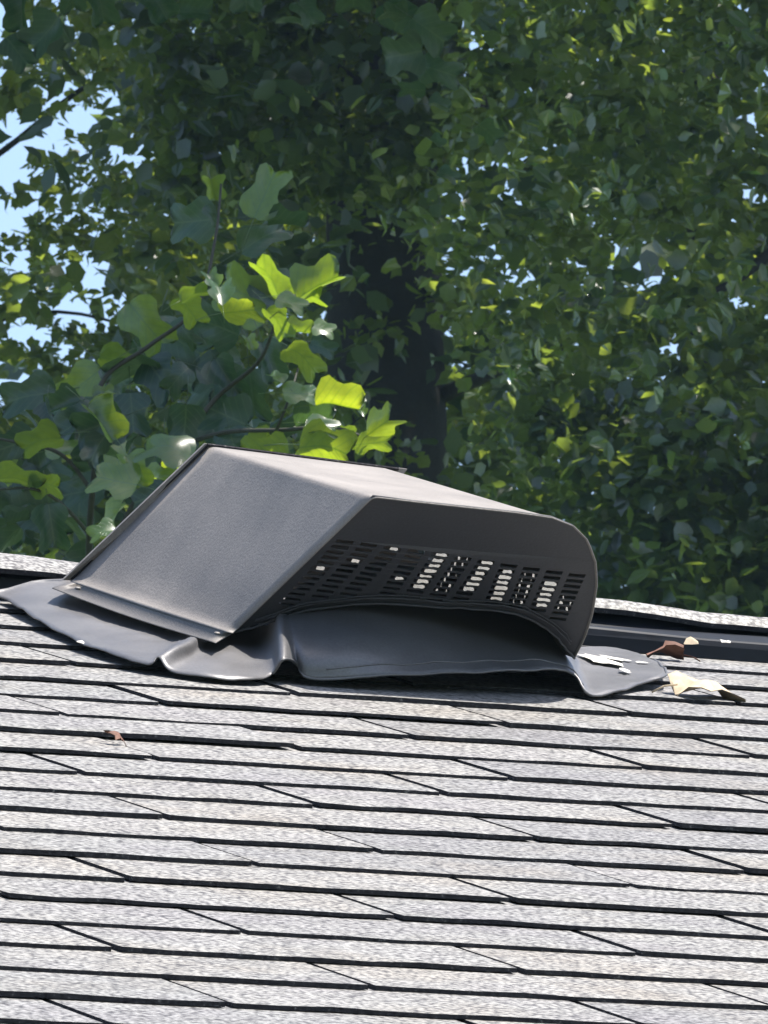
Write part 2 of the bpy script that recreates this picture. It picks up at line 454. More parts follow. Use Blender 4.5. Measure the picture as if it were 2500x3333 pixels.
cA2 = N3((.640, -.540, .020))
sA = N3((.2428, -.4629, .0255)); sB = N3((.2712, -.1265, .0235))
# hood shell: loft from back section to front section
def fold(P0, P1, P2, r, n=4):
    a = P1 + (P0 - P1) / np.linalg.norm(P0 - P1) * r; b = P1 + (P2 - P1) / np.linalg.norm(P2 - P1) * r
    return [a * (1 - t) ** 2 + 2 * P1 * t * (1 - t) + b * t * t for t in [i / n for i in range(n + 1)]]
def lerp(a, b, t): return a * (1 - t) + b * t
right_front = [pl(*OUTL[i]) for i in range(4, 12)]
def resample(P, n):
    P = np.array(P); d = np.r_[0, np.cumsum(np.linalg.norm(np.diff(P, axis=0), axis=1))]
    t = np.linspace(0, d[-1], n); return np.stack([np.interp(t, d, P[:, i]) for i in range(3)], 1)
nA, nB, nC = 14, 12, 20
def section(front):
    if front:
        base = [sB, lerp(sB, cB, .93)] + list(fold(sB, cB, cD, .012, 4))
        side = resample([cB + (cD - cB) * .06, cB + (cD - cB) * .3, cD + (cB - cD) * .035], 8)
        f1 = fold(cB, cD, pl(*OUTL[3]), .0055, 4)
        top = resample([f1[-1], pl(*OUTL[1]), pl(*OUTL[2]), pl(*OUTL[3]), right_front[0]], 10)
        rt = resample(right_front, 20)
        return np.array(base[:-1] + list(side) + f1[1:] + list(top[1:]) + list(rt[1:]))
    base = [sA, lerp(sA, cA, .93)] + list(fold(sA, cA, cC, .012, 4))
    side = resample([cA + (cC - cA) * .06, cA + (cC - cA) * .3, cC + (cA - cC) * .035], 8)
    f1 = fold(cA, cC, cK, .0055, 4)
    top = resample([f1[-1], cK + (cC - cK) * .08], 10)
    rc = fold(cC, cK, cA2, .012, 5)
    rt = resample(rc + [cA2], 20)
    return np.array(base[:-1] + list(side) + f1[1:] + list(top[1:]) + list(rt[1:]))
S0 = section(False); S1 = section(True)
assert len(S0) == len(S1), (len(S0), len(S1))
NL = 18; ns = len(S0)
grid = []
prng = np.random.default_rng(3)
for i in range(NL + 1):
    t = i / NL
    row = S0 * (1 - t) + S1 * t
    for j in range(ns):
        jj = j / (ns - 1)
        # slight sag of side face between its folds, hump where the strip meets the wall
        if 5 < j < 14: row[j] += np.array((.0022, 0, -.0012)) * math.sin(math.pi * (j - 5) / 9) * math.sin(math.pi * t)
        if j < 3: row[j][2] -= .0022 * math.sin(math.pi * t) * (1 if j < 2 else .4)
        if 18 < j < 27: row[j][2] -= .0015 * math.sin(math.pi * t)
    grid.append(row)
G_ = np.array(grid)
V = G_.reshape(-1, 3)
Fc = [(i * ns + j, i * ns + j + 1, (i + 1) * ns + j + 1, (i + 1) * ns + j) for i in range(NL) for j in range(ns - 1)]
hood = vent_child('hood', mesh('hood', V, Fc), M_HOOD, smooth=True)
md = hood.modifiers.new('thickness', 'SOLIDIFY'); md.thickness = .0011; md.offset = -1 if False else 0

# back panel with a lip standing a little proud of the hood's rear edge
bdir = np.array((0, 1, 0.0))
def plate(pts, tvec, name, mat):
    n = len(pts); V = [tuple(p) for p in pts] + [tuple(np.array(p) + tvec) for p in pts]
    Fc = [tuple(range(n)), tuple(range(2 * n - 1, n - 1, -1))] + [(i, i + n, (i + 1) % n + n, (i + 1) % n) for i in range(n)]
    return vent_child(name, mesh(name, V, Fc), mat)
ofs = np.array((-.0065, .004, .0035))
lipA = cA + ofs + np.array((-.002, 0, -.004)); lipC = cC + np.array((-.0035, .004, .0022)); lipK = cK + np.array((.009, .004, .0015))
inA = cA + np.array((.012, .004, 0)); inC = cC + np.array((.006, .004, -.012)); inK = cK + np.array((0, .004, -.012))
plate([lipA, lipC, inC, inA], np.array((0, .0035, 0)), 'back_lip', M_HOOD)
plate([lipC, lipK, inK, inC], np.array((0, .0035, 0)), 'back_lip', M_HOOD)
for nm, pts_ in (('seam_shade', [cA + np.array((-.001, .003, .001)), cC + np.array((-.001, .003, .0015)), cK + np.array((.0, .003, .001))]),):  # dark tube stands in for the shade in the groove beside the lip
    v_, f_ = tube_data([tuple(p) for p in pts_], [.0016] * 3, 6)
    vent_child(nm, mesh(nm, v_, f_), M_EDGE)
plate([cA + np.array((.006, .003, 0)), cC + np.array((.003, .003, -.006)), cK + np.array((-.004, .003, -.006)), cA2 + np.array((-.004, .003, 0))], np.array((0, .001, 0)), 'back_panel', M_HOOD)

# slotted front panel: 2-D outline with real slots cut through
cu = bpy.data.curves.new('louver_panel', 'CURVE'); cu.dimensions = '2D'; cu.fill_mode = 'BOTH'; cu.extrude = .0005
def spline(pts):
    s = cu.splines.new('POLY'); s.points.add(len(pts) - 1)
    for q, (a, b) in zip(s.points, pts): q.co = (a, -b, 0, 1)
    s.use_cyclic_u = True
spline(OUTL)
def inside(a, b, marg):
    # outline test with margin
    def pin(a, b):
        c = False; n = len(OUTL)
        for i in range(n):
            x1, y1 = OUTL[i]; x2, y2 = OUTL[i - 1]
            if (y1 > b) != (y2 > b) and a < (x2 - x1) * (b - y1) / (y2 - y1) + x1: c = not c
        return c
    return all(pin(a + dx * marg, b + dy * marg) for dx, dy in ((1, 0), (-1, 0), (0, 1), (0, -1), (.7, .7), (-.7, .7), (.7, -.7), (-.7, -.7)))
prn = random.Random(5)
slots = []
B0, PITCH_B = .0665, .0077
for c in range(-4, 12):
    a0 = -.0045 + c * .0212
    for r_ in range(0, 16):
        b0 = B0 + r_ * PITCH_B + (.0016 * max(0, c - 4) if c > 4 else 0)
        skew = -.10 * (b0 - B0)
        hw = .0075; hh = .0025 if r_ < 7 else .0021
        a_ = a0 + skew - (.0012 * r_ if c < 3 else 0) + (.0011 * r_ if c > 6 else 0)
        q = [(a_ - hw, b0 - hh), (a_ + hw, b0 - hh), (a_ + hw, b0 + hh), (a_ - hw, b0 + hh)]
        if all(inside(x_, y_, .0045) for x_, y_ in q):
            spline(q); slots.append((a_, b0, c, r_))
tmp = bpy.data.objects.new('tmp_panel', cu); COL.objects.link(tmp)
dg = bpy.context.evaluated_depsgraph_get()
pm = bpy.data.meshes.new_from_object(tmp.evaluated_get(dg))
bpy.data.objects.remove(tmp)
for v in pm.vertices:
    a, b, z = v.co.x, -v.co.y, v.co.z
    s = .0025 * math.sin(max(0, min(1, a / .22)) * math.pi) * math.sin(max(0, min(1, b / .15)) * math.pi)
    v.co = Vector(pl(a * .995, b + .0008, z - .0025 + s))
pm.materials.clear()
panel = vent_child('louver_panel', pm, M_PANEL)
# folded hem and bead along the arched lower edge
arch = [OUTL[i] for i in range(11, 26)]
tb = []
for off, rad in ((-.0008, .0011), (-.0085, .0008), (-.0125, .0006)):
    pts = [tuple(pl(a, b + off, .0006)) for a, b in [tuple(p) for p in catmull([(x, y) for x, y in (arch[1:-1] if off < -.002 else arch)], 3)]]
    pts = [tuple(np.array(p) + prn.gauss(0, .0003)) for p in pts]
    tb.append((pts, [rad] * len(pts)))
V = []; Fc = []
for pts, rads in tb:
    v_, f_ = tube_data(pts, rads, 5); o_ = len(V); V += v_; Fc += [tuple(i + o_ for i in q) for q in f_]
vent_child('panel_hem', mesh('panel_hem', V, Fc), M_PANEL, smooth=True)

# crumpled flashing sheet round the hood
SECT = [
  ((0.3432, -0.6142, 0.012), (0.2717, -0.5695, 0.014), (0.2146, -0.5635, 0.006)),
  ((0.3429, -0.6057, 0.008), (0.2635, -0.5488, 0.01), (0.226, -0.5385, 0.005)),
  ((0.3328, -0.5804, 0.006), (0.2599, -0.4576, 0.008), (0.2023, -0.3907, 0.006)),
  ((0.3343, -0.5045, 0.005), (0.2608, -0.3727, 0.007), (0.1873, -0.2533, 0.005)),
  ((0.3393, -0.4312, 0.004), (0.2617, -0.2814, 0.007), (0.1845, -0.1448, 0.006)),
  ((0.3464, -0.3727, 0.004), (0.2612, -0.2032, 0.008), (0.1969, -0.0873, 0.006)),
  ((0.3394, -0.3085, 0.008), (0.2487, -0.1333, 0.016), (0.2052, -0.0854, 0.013)),
  ((0.3562, -0.3261, 0.004), (0.2686, -0.1543, 0.007), (0.2121, -0.0675, 0.003)),
  ((0.3657, -0.3252, 0.006), (0.2951, -0.1585, 0.008), (0.2361, -0.0354, 0.004)),
  ((0.3711, -0.2974, 0.018), (0.3202, -0.1592, 0.012), (0.272, -0.035, 0.003)),
  ((0.3636, -0.2431, 0.03), (0.3284, -0.1423, 0.02), (0.3005, -0.0637, 0.006)),
  ((0.3528, -0.1981, 0.04), (0.3219, -0.1083, 0.032), (0.3052, -0.053, 0.02)),
  ((0.3634, -0.2121, 0.042), (0.329, -0.0972, 0.026), (0.3264, -0.0754, 0.013)),
  ((0.375, -0.225, 0.045), (0.3367, -0.0864, 0.026), (0.3325, -0.0631, 0.004)),
  ((0.4365, -0.2766, 0.05), (0.3791, -0.0895, 0.032), (0.3686, -0.0566, 0.008)),
  ((0.5082, -0.3152, 0.052), (0.445, -0.1159, 0.035), (0.4232, -0.055, 0.014)),
  ((0.5838, -0.3604, 0.048), (0.5117, -0.1576, 0.034), (0.4872, -0.0758, 0.017)),
  ((0.6204, -0.3501, 0.042), (0.5714, -0.1938, 0.032), (0.5399, -0.0954, 0.019)),
  ((0.6347, -0.2986, 0.034), (0.603, -0.1925, 0.026), (0.5785, -0.1141, 0.019)),
  ((0.647, -0.2825, 0.022), (0.6193, -0.192, 0.019), (0.5947, -0.1098, 0.016)),
  ((0.674, -0.3292, 0.012), (0.6438, -0.2247, 0.008), (0.6026, -0.0951, 0.002)),
  ((0.6975, -0.3758, 0.008), (0.6653, -0.2489, 0.006), (0.6347, -0.115, 0.003)),
  ((0.7173, -0.4099, 0.006), (0.7058, -0.2994, 0.007), (0.6899, -0.1813, 0.006)),
  ((0.7374, -0.4383, 0.004), (0.7404, -0.3628, 0.006), (0.7238, -0.2159, 0.01)),
  ((0.7478, -0.4533, 0.004), (0.7745, -0.4321, 0.005), (0.78, -0.3803, 0.004)),
]
rows = []
for si, (a, b, c) in enumerate(SECT):
    a, b, c = (N3(q) for q in (a, b, c))
    if 11 <= si <= 19: w_ = math.sin(math.pi * (si - 10) / 10) ** .5; a[2] += (.016 + (.010 if si > 13 else 0)) * w_; b[2] += (.006 + (.003 if si > 13 else 0)) * w_
    if si < 9: a[2] += .0085; b[2] += .0050
    ctr = np.array((.47, .36, a[2] * .8)); i0 = a + (ctr - a) * .35; i0[2] = a[2] * .95
    rows.append(catmull([i0, a, b, c], 6))
rows = np.array(rows)                             # sections x 19 x 3
cols = [catmull(list(rows[:, j]), 6) for j in range(rows.shape[1])]
FG = np.array(cols)                               # 19 x m x 3
nr, mc = FG.shape[:2]
fr = np.random.default_rng(9)
for j in range(mc):
    for i in range(nr):
        FG[i, j, 2] += .0007 * math.sin(FG[i, j, 0] * 90 + FG[i, j, 1] * 60) + fr.normal(0, .00015) + .0011 * abs(math.sin(FG[i, j, 0] * 41 - FG[i, j, 1] * 23)) ** .6 * (1 if FG[i, j, 0] < .34 else .35)
V = FG.reshape(-1, 3)
Fc = [(i * mc + j, i * mc + j + 1, (i + 1) * mc + j + 1, (i + 1) * mc + j) for i in range(nr - 1) for j in range(mc - 1)]
fl = vent_child('flashing', mesh('flashing', V, Fc), M_FLANGE, smooth=True)
md = fl.modifiers.new('thickness', 'SOLIDIFY'); md.thickness = .0012; md.offset = 0
# rolled front hem of the flashing
hemA = [FG[-1, j] + np.array((0, -.0005, .0006)) for j in range(10 * 6, mc)]
V, Fc = tube_data([tuple(p) for p in hemA], [.0013] * len(hemA), 6)
vent_child('flashing_hem', mesh('flashing_hem', V, Fc), M_FLANGE, smooth=True)
hemB = [FG[-3, j] + np.array((0, 0, .0012)) for j in range(13 * 6 + 3, 20 * 6)]
V, Fc = tube_data([tuple(p) for p in hemB], [.0009] * len(hemB), 5)
vent_child('flashing_bead', mesh('flashing_bead', V, Fc), M_FLANGE, smooth=True)
# sun glare on the right wing, put in as thin pale patches
def glare_patch(cx_, cv_, rx_, rv_, seed):
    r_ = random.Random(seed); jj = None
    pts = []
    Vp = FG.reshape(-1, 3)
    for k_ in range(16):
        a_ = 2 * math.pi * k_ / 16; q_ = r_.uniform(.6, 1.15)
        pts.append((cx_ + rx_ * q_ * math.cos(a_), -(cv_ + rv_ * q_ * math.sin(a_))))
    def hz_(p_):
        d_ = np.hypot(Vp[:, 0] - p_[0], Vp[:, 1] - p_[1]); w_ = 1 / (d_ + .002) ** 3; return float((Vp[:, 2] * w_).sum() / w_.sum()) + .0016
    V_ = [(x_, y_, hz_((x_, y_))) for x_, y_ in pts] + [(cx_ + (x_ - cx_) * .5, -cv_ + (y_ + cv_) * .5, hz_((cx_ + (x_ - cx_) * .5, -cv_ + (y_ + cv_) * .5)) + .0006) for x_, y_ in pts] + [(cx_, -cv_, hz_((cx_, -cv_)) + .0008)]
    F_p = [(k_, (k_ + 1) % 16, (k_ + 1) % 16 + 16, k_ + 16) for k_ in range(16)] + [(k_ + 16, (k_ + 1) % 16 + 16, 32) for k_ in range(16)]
    vent_child('painted_glare', mesh('painted_glare', V_, F_p), M_PALE, smooth=True)
glare_patch(.698, -.300, .016, .040, 3); glare_patch(.722, -.330, .011, .030, 6); glare_patch(.690, -.230, .005, .012, 9); glare_patch(.735, -.30, .005, .012, 12)
# rivets
def rivet(p, nrm, r=.003):
    bm = bmesh.new(); bmesh.ops.create_uvsphere(bm, u_segments=8, v_segments=5, radius=r)
    q = Vector(nrm).to_track_quat('Z', 'Y')
    for v in bm.verts: v.co.z *= .45; v.co = q @ v.co + Vector(p)
    vent_child('rivet', bm_mesh(bm, 'rivet'), M_HOOD, smooth=True)
rivet(lerp(sA, cA, .45) + np.array((.004, -.03, .001)), (0, 0, 1))
rivet(lerp(sB, cB, .5) + np.array((0, .02, .001)), (0, 0, 1))
rivet((.40, .14, .0485), (0, -.3, 1), .0025)

# irregular flat scraps
def flake(p, r, seed, mat, name, label, cat, group=None, flat=None):
    rr = random.Random(seed); n = 7
    q = (flat or Vector((rr.gauss(0, .5), -1, rr.gauss(.6, .4)))).normalized().to_track_quat('Z', 'Y')
    V = [Vector((0, 0, .15 * r))]
    for i in range(n):
        a = 2 * math.pi * i / n; k = r * rr.uniform(.55, 1.15)
        V.append(Vector((math.cos(a) * k, math.sin(a) * k * .8, rr.gauss(0, .15 * r))))
    V = [q @ v for v in V]; V2 = [v + Vector((0, .0006, .0004)) for v in V]
    Fc = [(0, i + 1, (i + 1) % n + 1) for i in range(n)]
    Fc += [tuple(n + 1 + k for k in f[::-1]) for f in Fc]
    me = mesh(name, V + V2, Fc)
    o = link(name, me, mat); o.matrix_world = ROOF @ Matrix.Translation(p)
    tag(o, label, cat, group)
    return o
M_REFLECTOR = painted_metal('bright_reflector_metal', (.85, .84, .80), rough=.22, scratch=0, spec=.8, bump=.05)  # mirror metal for strips added to imitate light showing through the slots
M_REFLECTOR.node_tree.nodes['Principled BSDF'].inputs['Metallic'].default_value = .9
fr2 = random.Random(21)
rown = {4: (0, 6), 5: (0, 6), 6: (0, 6), 7: (1, 6), 8: (1, 6), 9: (2, 6), 10: (3, 6)}
for (a, b, c, r_) in slots:
    if c in rown and rown[c][0] <= r_ <= rown[c][1]:
        wd = [(-.0066, .0064)] if c in (4, 6, 7, 9) else [(-.0066, -.0028), (.0008, .0052)]
        if c == 10 and r_ == 3: continue
    elif (c, r_) in ((2, 0), (1, 3), (0, 5), (-1, 6), (3, 5)): wd = [(-.005, .005)]
    else: continue
    for (l0, l1) in wd:
        l0 += fr2.uniform(.0004, .0026); l1 -= fr2.uniform(.0004, .0026)
        if fr2.random() < .08: continue
        m_ = (l0 + l1) / 2
        nh = np.array((-.19, -.96, -.22 + fr2.gauss(0, .04))); nh /= np.linalg.norm(nh)
        xh = np.cross(nh, (0, 0, 1.0)); xh /= np.linalg.norm(xh); yh = np.cross(nh, xh)
        if xh[0] < 0: xh = -xh
        if yh[2] < 0: yh = -yh
        cpt = pl(a + m_, b, -.0012 + .0025 * math.sin(max(0, min(1, a / .22)) * math.pi) * math.sin(max(0, min(1, b / .15)) * math.pi))
        hw = (l1 - l0) / 2; hh = fr2.uniform(.0012, .0018)
        ring = [(-hw, -hh * .6), (-hw * .7, -hh), (0, -hh * fr2.uniform(.6, 1)), (hw * .8, -hh), (hw, -hh * .4), (hw, hh * .5), (hw * .6, hh), (-hw * .1, hh * fr2.uniform(.5, 1)), (-hw * .8, hh)]
        Vq = [cpt + xh * (p_ + fr2.gauss(0, .0003)) + yh * (q_ + fr2.gauss(0, .0002)) for p_, q_ in ring]
        Vb = [v_ - nh * .0005 for v_ in Vq]; k_ = len(ring)
        me = mesh('reflector_strip', Vq + Vb, [tuple(range(k_)), tuple(range(2 * k_ - 1, k_ - 1, -1))] + [(i_, i_ + k_, (i_ + 1) % k_ + k_, (i_ + 1) % k_) for i_ in range(k_)])
        vent_child('reflector_strip', me, M_REFLECTOR)

# ------------------------------------------------------------------ fallen leaves on the roof
def lobed_outline(kind):
    if kind == 'tulip':
        half = [(0.0, 0.0), (.10, -.015), (.30, .02), (.47, .12), (.50, .26), (.36, .40), (.31, .52), (.39, .66), (.43, .82), (.33, .90), (.12, .83)]
        top = (0, .78)
    else:
        half = [(0.0, 0.0), (.14, .04), (.40, .02), (.28, .22), (.52, .42), (.27, .46), (.22, .62), (.26, .80), (.08, .76)]
        top = (0, 1.0)
    return half, top
def leaf_mesh(name, kind, fold_, curl, seed, thick=0.0, petiole=.55, size=1.0, wave=.03):
    rr = random.Random(seed); half, top = lobed_outline(kind)
    nseg = 3
    V = []; Fc = []
    spine = [Vector((0, i / 6 * (.77 if kind == 'tulip' else .95), 0)) for i in range(7)]
    V += [Vector((0, s.y, 0)) for s in spine]
    def side(sg):
        idx = []
        for (x, y) in half[1:]:
            V.append(Vector((sg * x * .55, y * .97 + .01, 0))); V.append(Vector((sg * x, y, 0))); idx.append((len(V) - 2, len(V) - 1))
        return idx
    for sg in (1, -1):
        idx = side(sg)
        prev_s = 0
        for k, (a, b) in enumerate(idx):
            y = half[k + 1][1]; s = min(6, max(prev_s, round(y * 6 / .9)))
            if k == 0: Fc.append((0, a, b) if sg > 0 else (0, b, a))
            else:
                pa, pb = idx[k - 1]
                q = (pa, a, b, pb); Fc.append(q[::-1] if sg > 0 else q)
            for t in range(prev_s, s):
                pa = idx[k - 1][0] if k else a
                Fc.append((t, a, t + 1)) if sg > 0 else Fc.append((t, t + 1, a))
            if k and s >= prev_s:
                pa = idx[k - 1][0]
                Fc.append((prev_s, pa, a) if sg > 0 else (prev_s, a, pa))
            prev_s = s
        la, lb = idx[-1]
        for t in range(prev_s, 6): Fc.append((t, la, t + 1) if sg > 0 else (t, t + 1, la))
    UVc = [(v.x, v.y) for v in V]
    for v in V:
        x, y = v.x, v.y
        z = abs(x) * fold_ + wave * math.sin(x * 9 + seed) * math.sin(y * 7 + seed * 2)
        z += -curl * (y - .3) ** 2 - curl * .8 * x * x
        v.x = x * math.cos(fold_ * .5); v.z = z
    V = [v * size for v in V]
    if petiole:
        pv, pf = tube_data([(0, .02 * size, 0), (0, -petiole * .5 * size, -.02 * size), (0, -petiole * size, -.10 * size)], [.011 * size, .010 * size, .012 * size], 3)
        o_ = len(V); V += pv; Fc += [tuple(i + o_ for i in q) for q in pf]
    if thick:
        n0 = len(V); V += [v + Vector((0, 0, -thick)) for v in V]; Fc += [tuple(i + n0 for i in f[::-1]) for f in list(Fc)]
    me = mesh(name, V, Fc); me.polygons.foreach_set('use_smooth', [True] * len(me.polygons))
    ul = me.uv_layers.new(name='UVMap')
    for lp in me.loops:
        k_ = lp.vertex_index; k_ = k_ if k_ < len(UVc) else 0
        ul.data[lp.index].uv = UVc[k_]
    return me
def ground_leaf(name, loc, size, rot, mat, label, kind='maple', fold_=.5, curl=.6, seed=1, tilt=(0, 0)):
    me = leaf_mesh(name, kind, fold_, curl, seed, .0006 / 1, .35, size, .08)
    o = link(name, me, mat)
    o.matrix_world = ROOF @ Matrix.Translation((loc[0], -loc[1], loc[2])) @ Matrix.Rotation(rot, 4, 'Z') @ Matrix.Rotation(tilt[0], 4, 'X') @ Matrix.Rotation(tilt[1], 4, 'Y')
    tag(o, label, 'fallen leaf'); return o
ground_leaf('fallen_leaf', (.706, -.1507, .010), .066, -1.45, M_DRY, 'curled pale tan dry leaf on the shingles just right of the vent flashing', kind='tulip', fold_=.45, curl=.9, seed=4, tilt=(.05, .1))
ground_leaf('fallen_leaf', (.835, -.4443, .004), .042, 1.2, M_RUST, 'dark brown dry leaf lying against the base of the ridge, right of the vent', fold_=.8, curl=.9, seed=8)
ground_leaf('fallen_leaf', (-.0174, .4439, .004), .020, .6, M_RUST, 'small rust red dry leaf stuck in a shingle joint, lower left', fold_=.3, curl=.9, seed=5, tilt=(.5, .2))
flake((.8414 , .4450, .017), .008, 3, M_DRY, 'leaf_scrap', 'tan scrap of leaf glinting on top of the brown leaf below the ridge', 'leaf scrap')
flake((.8714, .4380, .018), .006, 4, M_PALE, 'fleck', 'small white fleck lying under the ridge cap at the right', 'fleck', flat=Vector((0, -.3, 1)))  # small pale flat piece
flake((.1765, .20, .009), .0045, 9, M_PALE, 'paint_scrap', 'peeling pale scrap on the left wing of the flashing', 'paint scrap', flat=Vector((0, -.1, 1)))

# ------------------------------------------------------------------ foliage generators
LV = np.array([(0, 0, 0), (.30, .22, .07), (.40, .55, .04), (.14, .80, .02), (0, 1.0, -.12), (-.14, .80, .02), (-.40, .55, .04), (-.30, .22, .07)])
LF = np.array([(0, 1, 2, 3), (0, 3, 4, 5), (0, 5, 6, 7)])
def canopy(name, centers, radii, n_each, size, mat, parent, up=.55, seed=0, squash=.55, cull=()):
    """a mass of separate leaves in sprays round the given cluster centres (parent frame)"""
    r = np.random.default_rng(seed)
    C0 = np.repeat(np.asarray(centers, float), n_each, axis=0); Rr = np.repeat(np.asarray(radii, float), n_each)
    n = len(C0)
    d = r.normal(size=(n, 3)); d[:, 2] *= squash
    P = C0 + d * Rr[:, None] * r.uniform(.25, .85, n)[:, None]
    if len(cull):
        x, y = px_of(P + np.array(parent.location)); ok = np.ones(n, bool)
        ex = size * F_PX / 52 * .24
        for gx, gy, rx, ry in cull: ok &= ((x - gx) / (rx + ex)) ** 2 + ((y - gy) / (ry + ex)) ** 2 > r.uniform(.6, 1.1, n)
        P = P[ok]; n = len(P)
    nz = np.stack([r.normal(0, 1, n), r.normal(-.15, 1, n), np.abs(r.normal(0, 1, n)) * up * 3], 1)
    nz /= np.linalg.norm(nz, axis=1)[:, None]
    tx = r.normal(size=(n, 3)); tx[:, 2] -= .6
    ty = tx - nz * (tx * nz).sum(1)[:, None]; ty /= np.linalg.norm(ty, axis=1)[:, None]
    tx = np.cross(ty, nz)
    s = size * r.uniform(.55, 1.25, n)
    wv = r.uniform(.6, 1.15, n)
    V = P[:, None, :] + s[:, None, None] * (LV[None, :, 0:1] * tx[:, None, :] * wv[:, None, None] + LV[None, :, 1:2] * ty[:, None, :] + LV[None, :, 2:3] * nz[:, None, :] * r.uniform(-1, 2.2, n)[:, None, None])
    Fq = (np.arange(n)[:, None, None] * 8 + LF[None]).reshape(-1, 4)
    me = np_mesh(name, V.reshape(-1, 3), Fq)
    o = link(name, me, mat, parent); tag(o, kind='stuff'); return o
def px_of(P):
    P = np.asarray(P) - np.array(CP); z = P @ np.array(FWD)
    return 1250 + F_PX * (P @ np.array(RIGHT)) / z, 1666.5 + F_PX * (P @ np.array(DOWN)) / z
def sample_zone(n, depth, px, py, seed, gaps=()):
    """cluster centres in a block of space beyond the house; gaps are openings between boughs"""
    r = np.random.default_rng(seed)
    d = r.uniform(*depth, n); x = r.uniform(*px, n); y = r.uniform(*py, n)
    F_, R_, D_ = (np.array(q) for q in (FWD, RIGHT, DOWN))
    P = np.array(CP) + (F_ + R_ * ((x - 1250) / F_PX)[:, None] + D_ * ((y - 1666.5) / F_PX)[:, None]) * d[:, None]
    keep = np.ones(n, bool)
    for gx, gy, rx, ry, pr_ in gaps:
        q = ((x - gx) / rx) ** 2 + ((y - gy) / ry) ** 2
        keep &= ~((q < 1) & (r.random(n) < pr_))
    keep &= P[:, 2] > GZ + 1.0
    return P[keep]
def base_at(px, d):
    p = at(px, 1200, d); return Vector((p.x, p.y, GZ))
def tree(name, px, d, label, cat, group, r0, height, lean=(0, 0), limbs=(), seed=0):
    b = base_at(px, d); t = empty(name, b); tag(t, label, cat, group)
    rr = random.Random(seed)
    pts = [(lean[0] * z + rr.gauss(0, .02) * (z > 0), lean[1] * z, z) for z in np.linspace(-.2, height, 14)]
    rads = [r0 * (1.25 if i == 0 else 1) * (1 - .75 * i / 13) for i in range(14)]
    v, f = tube_data(pts, rads, 14)
    link('trunk', mesh('trunk', v, f), M_BARK, t, smooth=True)
    for P_, r_ in limbs:
        pts = [Vector(p) - b for p in P_]
        cm = catmull([tuple(p) for p in pts], 5)
        v, f = tube_data([tuple(c) for c in cm], list(np.linspace(r_, r_ * .4, len(cm))), 6)
        link('limb', mesh('limb', v, f), M_BARK, t, smooth=True)
    return t, b
def crown(t, b, blocks, mat):
    cs = []; rs = []
    o = None
    for (pts, rad, n_each, size, seed) in blocks:
        canopy('crown', pts - np.array(b), np.full(len(pts), rad) * np.random.default_rng(seed).uniform(.6, 1.3, len(pts)), n_each, size, mat, t, seed=seed, cull=HOLES)

SKYGAPS = [(40, 520, 70, 150, 1.0), (20, 760, 70, 90, .9), (330, 1010, 90, 90, 1.0), (240, 900, 110, 80, .9), (60, 1230, 110, 80, 1.0), (150, 390, 120, 60, .9), (290, 1140, 60, 90, .9),
           (1740, 270, 70, 40, .9), (2060, 830, 30, 25, .9), (2440, 620, 30, 35, .9), (2120, 1640, 35, 25, .9)]
G1 = [(110, 640, 270, 480, .5)] + SKYGAPS
hr = random.Random(31)
HOLES = [(30, 545, 55, 70), (40, 710, 60, 45), (110, 640, 30, 28), (60, 850, 36, 40), (20, 420, 40, 40), (230, 1010, 70, 50), (300, 880, 40, 50), (90, 1080, 60, 40), (30, 1290, 50, 50), (270, 390, 60, 45), (370, 330, 50, 40), (150, 460, 40, 40),
         (1725, 180, 28, 22), (1760, 275, 55, 22), (1700, 262, 30, 22), (1950, 200, 30, 40), (2010, 290, 30, 18), (2060, 830, 38, 32), (2440, 615, 35, 40), (1570, 340, 30, 20), (2120, 1655, 35, 22), (450, 490, 30, 26), (380, 500, 24, 20)]
for _ in range(280):
    x_ = hr.choice([hr.uniform(-600, 700), hr.uniform(1450, 2600), hr.uniform(1500, 3400)]); y_ = hr.gauss(450, 420)
    HOLES.append((x_, y_, hr.uniform(5, 20), hr.uniform(5, 15)))
# centre tree: dark trunk
tC, bC = tree('broadleaf_tree', 1275, 50, 'tall dark-trunked tree straight beyond the vent, its thick trunk standing behind the hood', 'tree', 'trees beyond the ridge', .36, 26, seed=1,
    limbs=[((at(1430, 1290, 50), at(1600, 1215, 49.5), at(1850, 1120, 49)), .035), ((at(1250, 700, 50), at(900, 460, 50), at(520, 330, 50.5)), .035),
           ((at(1400, 500, 50), at(1700, 180, 50.5), at(2050, -300, 51)), .07)])
crown(tC, bC, [
    (sample_zone(330, (50.6, 53), (-2500, 5000), (-1400, 2600), 31, SKYGAPS), .24, 85, .095, 1),
    (sample_zone(130, (48.4, 50.2), (500, 2300), (-400, 620), 32, SKYGAPS), .17, 80, .08, 2),
    (sample_zone(20, (48.6, 49.7), (1000, 1600), (400, 1500), 35), .18, 40, .07, 12),
], M_BGLEAF)
P = sample_zone(90, (48.0, 50.0), (-1500, 4500), (-400, 2100), 39, SKYGAPS)
canopy('crown', P - np.array(bC), np.full(len(P), .26), 34, .12, M_SHADELEAF, tC, seed=22, cull=HOLES)
